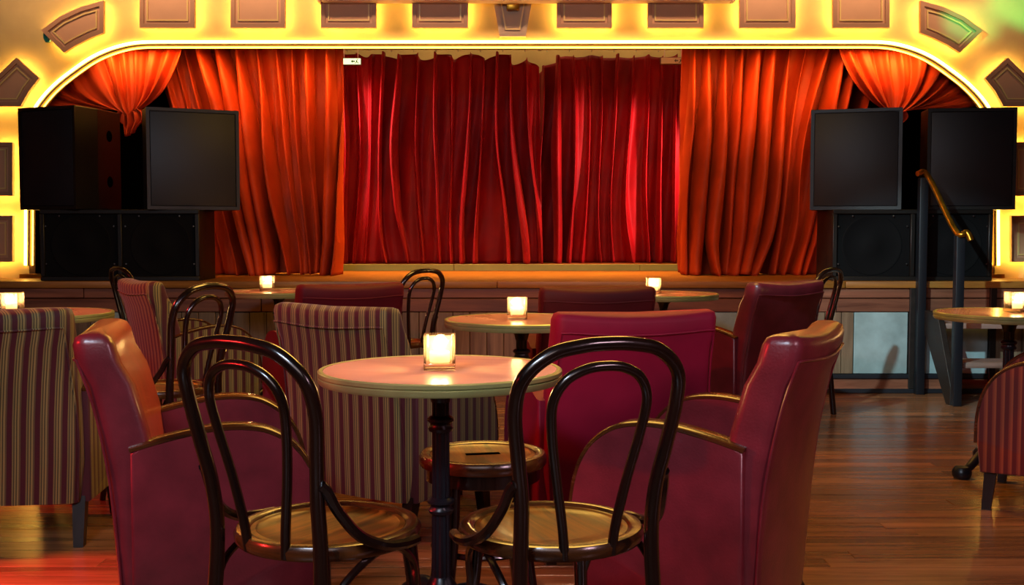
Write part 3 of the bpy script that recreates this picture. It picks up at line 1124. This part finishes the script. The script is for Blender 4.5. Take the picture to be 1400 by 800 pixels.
# ------------------------------------------------------------------ armchair
def make_armchair(label, group, back_m, side_m, rail_m=None, bh=.828, ah=.585, zb=.15, name='armchair'):
    """front is +y; back stands free of the arms and leans, arms curl down at the front under a wooden rail"""
    t = thing(name, label, 'armchair', group=group)
    # backrest
    S = [(zb, -.296, -.185, .270), (.30, -.312, -.190, .286), (.45, -.325, -.200, .283), (.58, -.345, -.222, .278), (.70, -.372, -.255, .274), (bh - .07, -.398, -.288, .277),
         (bh - .025, -.404, -.300, .277), (bh - .007, -.399, -.312, .271), (bh, -.388, -.326, .258)]
    rings = []
    for z, y0, y1, hx in S:
        r = []
        for x, y_ in rrect(hx, y0, y1, .032 if z < bh - .02 else .025):
            k = x / hx
            bow = .028 * (1 - k * k)                # the back is curved in plan
            f = max(0, (z - .5) / (bh - .5))
            r.append((x, y_ - bow * .6, z + f * .016 * (k * k - .5)))
        rings.append(r)
    back = finish('backrest', loft_bm(rings), back_m, t, angle=60)
    # seam piping along the two rear corners and across the top
    p = [(-.266, -.292, zb + .01), (-.280, -.316, .40), (-.268, -.352, .62), (-.262, -.392, bh - .075)]
    p2 = [(.262 * k, -.400 - .017 * (1 - k * k) - .004, bh - .06 + .016 * (k * k - .5)) for k in (-1, -.6, -.2, .2, .6, 1)]
    pts = p + [(-.25, -.404, bh - .058)] + p2[1:-1] + [(.25, -.404, bh - .058)] + [(-x, y_, z) for x, y_, z in reversed(p)]
    finish('piping', tube_bm(catmull(pts, 4), .0035, 6), back_m, back)
    # seat base and cushion
    finish('seat_base', box_bm(-.235, .235, -.22, .17, zb + .01, .32, .015), back_m, t)
    finish('seat_cushion', box_bm(-.232, .232, -.215, .185, .322, .43, .035, 4), back_m, t)
    # arms
    top = [(-.272, ah - .048), (-.18, ah - .024), (-.07, ah - .004), (.02, ah - .004), (.085, ah - .022), (.142, ah - .066), (.180, ah - .135), (.198, ah - .225), (.200, ah - .32)]
    tc = catmull([(0, a_, b2_) for a_, b2_ in top], 4)
    side = [(q.y, q.z) for q in tc]
    pl = side + [(.188, zb), (-.272, zb)]
    for s in (-1, 1):
        x0, x1 = (.235, .305) if s > 0 else (-.305, -.235)
        arm = finish('arm', prism_bm(pl, 0, x0, x1, .010, seg=3), side_m, t, angle=50)
        if rail_m:
            b = bmesh.new()
            rr = []
            for i, q in enumerate(tc):
                a_ = tc[max(i - 1, 0)]
                c_ = tc[min(i + 1, len(tc) - 1)]
                n = Vector((0, -(c_.z - a_.z), c_.y - a_.y)).normalized()
                if n.z < 0 and abs(n.z) > .2:
                    n = -n
                w2 = .034
                cx = (x0 + x1) / 2
                lo, hi = q + n * .001, q + n * .013
                rr.append([Vector((cx - w2, lo.y, lo.z)), Vector((cx - w2, hi.y - n.y * .004, hi.z - n.z * .004)), Vector((cx - w2 + .006, hi.y, hi.z)),
                           Vector((cx + w2 - .006, hi.y, hi.z)), Vector((cx + w2, hi.y - n.y * .004, hi.z - n.z * .004)), Vector((cx + w2, lo.y, lo.z))])
            finish('arm_rail', loft_bm(rr), rail_m, t, angle=50)
    # legs: rear pair raked back
    for sx in (-1, 1):
        for fy, y0, y1 in ((1, .15, .165), (-1, -.25, -.30)):
            b = bmesh.new()
            rr = []
            for z, k in ((zb + .02, 0), (0, 1)):
                yy = y0 + (y1 - y0) * k
                xx = sx * (.262 + .008 * k)
                h_ = .023 - .006 * k
                rr.append([(xx - h_, yy - h_, z), (xx + h_, yy - h_, z), (xx + h_, yy + h_, z), (xx - h_, yy + h_, z)])
            finish('leg', loft_bm(rr, b), M['dark_leg'], t, smooth=False)
    return t


# ------------------------------------------------------------------ cafe table
def make_table(label):
    t = thing('cafe_table', label, 'table', group='round cafe tables')
    R = .322
    finish('tabletop', lathe_bm([(0, .729), (R - .014, .729), (R - .012, .727), (R - .012, .700), (0, .700)], 56), M['table'], t)
    finish('edge_band', lathe_bm([(R - .0125, .7295), (R - .004, .7305), (R + .001, .727), (R + .001, .718), (R - .003, .716), (R + .001, .713), (R + .001, .703), (R - .003, .697), (R - .0125, .697), (R - .0125, .7295)], 56), M['brass'], t)
    finish('column', lathe_bm([(.0, .06), (.030, .06), (.027, .10), (.0245, .30), (.0225, .685), (0, .685)], 48, 12, .12), M['iron'], t)
    for z in (.59, .37):
        finish('collar', lathe_bm([(.022, z - .03), (.031, z - .028), (.034, z - .02), (.028, z - .012), (.028, z - .008), (.036, z), (.036, z + .006), (.029, z + .012), (.023, z + .014)], 32), M['iron'], t)
    finish('bracket_plate', lathe_bm([(0, .699), (.12, .699), (.12, .692), (.05, .686), (.032, .668), (.025, .64), (0, .64)], 32), M['iron'], t)
    finish('hub', lathe_bm([(0, .17), (.026, .17), (.045, .14), (.05, .10), (.042, .07), (0, .06)], 24), M['iron'], t)
    for k in range(3):
        a = 2 * PI * k / 3 + .3
        c, s = math.cos(a), math.sin(a)
        prof = [(.03, .12), (.10, .125), (.18, .085), (.24, .045), (.275, .032)]
        f = tube_bm(catmull([(r * c, r * s, z) for r, z in prof], 5), [.024, .018], 10)
        foot = finish('foot', f, M['iron'], t)
        b = lathe_bm([(0, .0), (.034, .0), (.042, .016), (.042, .034), (.030, .052), (0, .056)], 18)
        p = finish('foot_pad', b, M['iron'], foot)
        p.location = (.285 * c, .285 * s, 0)
    return t


def make_candle(label):
    t = thing('candle_holder', label, 'candle holder', group='lit candles in square glasses')
    h_, wd, th = .092, .082, .006
    a = wd / 2
    b = bmesh.new()
    box_bm(-a, a, -a, a, .0, .018, .003, 2, b)
    finish('glass_base', b, M['glass'], t)
    ol = rrect(a, -a, a, .008, 3)
    il = rrect(a - th, -(a - th), a - th, .005, 3)
    bm = bmesh.new()
    n = len(ol)
    V = [[bm.verts.new((p[0], p[1], z)) for p in pl] for pl, z in ((ol, .0185), (ol, h_), (il, h_), (il, .0185))]
    for i in range(n):
        j = (i + 1) % n
        for k in range(4):
            bm.faces.new((V[k][i], V[k][j], V[(k + 1) % 4][j], V[(k + 1) % 4][i]))
    finish('glass', bm, M['glass'], t)
    wx = finish('candle', lathe_bm([(0, .019), (.026, .019), (.027, .022), (.027, .045), (.024, .047), (0, .044)], 24), M['wax'], t)
    finish('flame', lathe_bm([(0, .046), (.007, .050), (.010, .058), (.008, .068), (.003, .078), (0, .083)], 14), M['flame'], wx)
    return t


def candle_at(proto, tx, ty, px, z=.7305, dy=0.0, deg=90, label=''):
    Y = ty + dy
    x = at(px, 430, Y).x
    o = proto.put(x, Y, deg, label, z)
    d = bpy.data.lights.new('candle_light', 'POINT')
    d.energy = CANDLE
    d.color = (1.0, .62, .25)
    d.shadow_soft_size = .02
    lo = bpy.data.objects.new('candle_light', d)
    COL.objects.link(lo)
    lo.location = (x, Y, z + .066)
    return o


# ------------------------------------------------------------------ placing: tables and candles
T = Proto(make_table(''))
Cn = Proto(make_candle(''))
tables = [(-.19, 2.9, 78, 'large foreground round wooden table with brass edge, between the two front bentwood chairs', 601, -.02,
           'largest candle cube, glowing on the foreground table'),
          (.04, 4.58, 20, 'round table behind the foreground one, left of the maroon velvet armchair', 707, 0, 'candle cube glowing above the maroon velvet armchair on the middle table'),
          (-1.45, 6.8, 60, 'small far round table by the stage, left of the maroon chair back', 366, 0, 'small candle cube on the far table below the left drape'),
          (.90, 6.5, 40, 'small far round table by the stage, left of the dark leather armchair', 893, 0, 'small candle cube on the far table below the right drape'),
          (2.25, 4.95, 160, 'round orange-lit table at the right beside the stage steps', 1389, 0, 'candle cube on the table near the stage steps'),
          (-2.14, 4.95, 30, 'round table half hidden behind the left striped armchair back', 17, -.05, 'candle cube glowing over the left striped armchair back')]
for tx, ty, dg, lab, cpx, cdy, clab in tables:
    T.put(tx, ty, dg, lab)
    candle_at(Cn, tx, ty, cpx, dy=cdy, deg=92, label=clab)

# stool under the far side of the front table
st2 = thing('stool', 'round wooden stool with slotted seat behind the front table post', 'stool', (-.084, 3.13, 0), math.radians(12))
R = .184
finish('seat_rim', lathe_bm([(R - .03, .425), (R - .004, .425), (R, .433), (R, .449), (R - .006, .459), (R - .02, .461), (R - .032, .456), (R - .033, .428), (R - .03, .425)], 40), M['seat_rim'], st2)
finish('seat_panel', lathe_bm([(.0, .453), (R - .05, .453), (R - .045, .456), (R - .0325, .454), (R - .0325, .438), (0, .438)], 40), M['seat'], st2)
sl = bmesh.new()
box_bm(-.05, .05, -.012, .012, .4522, .4545, .001, 1, sl)
finish('hand_slot', sl, M['black'], st2)  # raised black plate; shade inside the slot is put in as colour
finish('apron', lathe_bm([(.125, .435), (.165, .435), (.165, .385), (.15, .38), (.125, .385), (.125, .435)], 36), M['bent'], st2)
for k in range(4):
    a = PI / 4 + k * PI / 2
    c, s = math.cos(a), math.sin(a)
    finish('leg', tube_bm(catmull([(.14 * c, .14 * s, .425), (.148 * c, .148 * s, .22), (.185 * c, .185 * s, 0)], 5), [.019, .014], 10), M['bent'], st2)
finish('leg_ring', tube_bm([(.142 * math.cos(a), .142 * math.sin(a), .19) for a in [2 * PI * k / 32 for k in range(32)]], .009, 8, True), M['bent'], st2)

# bentwood chairs
B = Proto(make_bentwood(''))
B.put(-.40, 2.36, 57, 'front bentwood chair on the left, golden seat, angled toward the stool')
B.put(.085, 2.36, 112, 'front bentwood chair on the right, before the red leather armchair')
B.put(-1.455, 4.50, 156, 'bentwood chair standing between the red leather and striped armchairs on the left')
B.put(-2.17, 6.78, 40, 'farthest left bentwood chair, only its hoop above the reddish striped armchair')
B.put(-.70, 6.36, 143, 'bentwood chair near the stage, beside the flat maroon chair back')
B.put(1.66, 6.55, 140, 'bentwood chair at the right, mostly hidden behind the dark leather armchair')

# armchairs
A = Proto(make_armchair('', 'oxblood leather armchairs', M['leather'], M['leather'], M['arm_wood'], zb=.06))
A.put(-.775, 3.09, 15, 'oxblood leather armchair on the left, its back top glowing orange')
A.put(.48, 3.117, 152, 'oxblood leather armchair on the right, seen from behind with seamed back')
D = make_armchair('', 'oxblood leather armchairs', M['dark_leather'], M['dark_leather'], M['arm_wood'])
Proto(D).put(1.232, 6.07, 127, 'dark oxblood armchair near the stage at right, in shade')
Sx = Proto(make_armchair('', 'striped fabric armchairs', M['stripe_x'], M['stripe_y'], M['arm_wood']))
Sx.put(-1.80, 4.04, 95, 'green and maroon striped armchair cut by the left edge of the picture')
Sx.put(-.42, 4.15, 55, 'maroon striped armchair behind the front table, back toward us')
Sx.put(-1.713, 6.11, 35, 'far striped armchair with reddish back, in front of the farthest bentwood chair')
Ru = Proto(make_armchair('', 'striped fabric armchairs', M['rust_x'], stripes('rust_weave_side', 1, .03, RUST), M['arm_wood']))
Ru.put(2.15, 4.43, 150, 'rust striped armchair cut by the right edge, below the orange-lit table')
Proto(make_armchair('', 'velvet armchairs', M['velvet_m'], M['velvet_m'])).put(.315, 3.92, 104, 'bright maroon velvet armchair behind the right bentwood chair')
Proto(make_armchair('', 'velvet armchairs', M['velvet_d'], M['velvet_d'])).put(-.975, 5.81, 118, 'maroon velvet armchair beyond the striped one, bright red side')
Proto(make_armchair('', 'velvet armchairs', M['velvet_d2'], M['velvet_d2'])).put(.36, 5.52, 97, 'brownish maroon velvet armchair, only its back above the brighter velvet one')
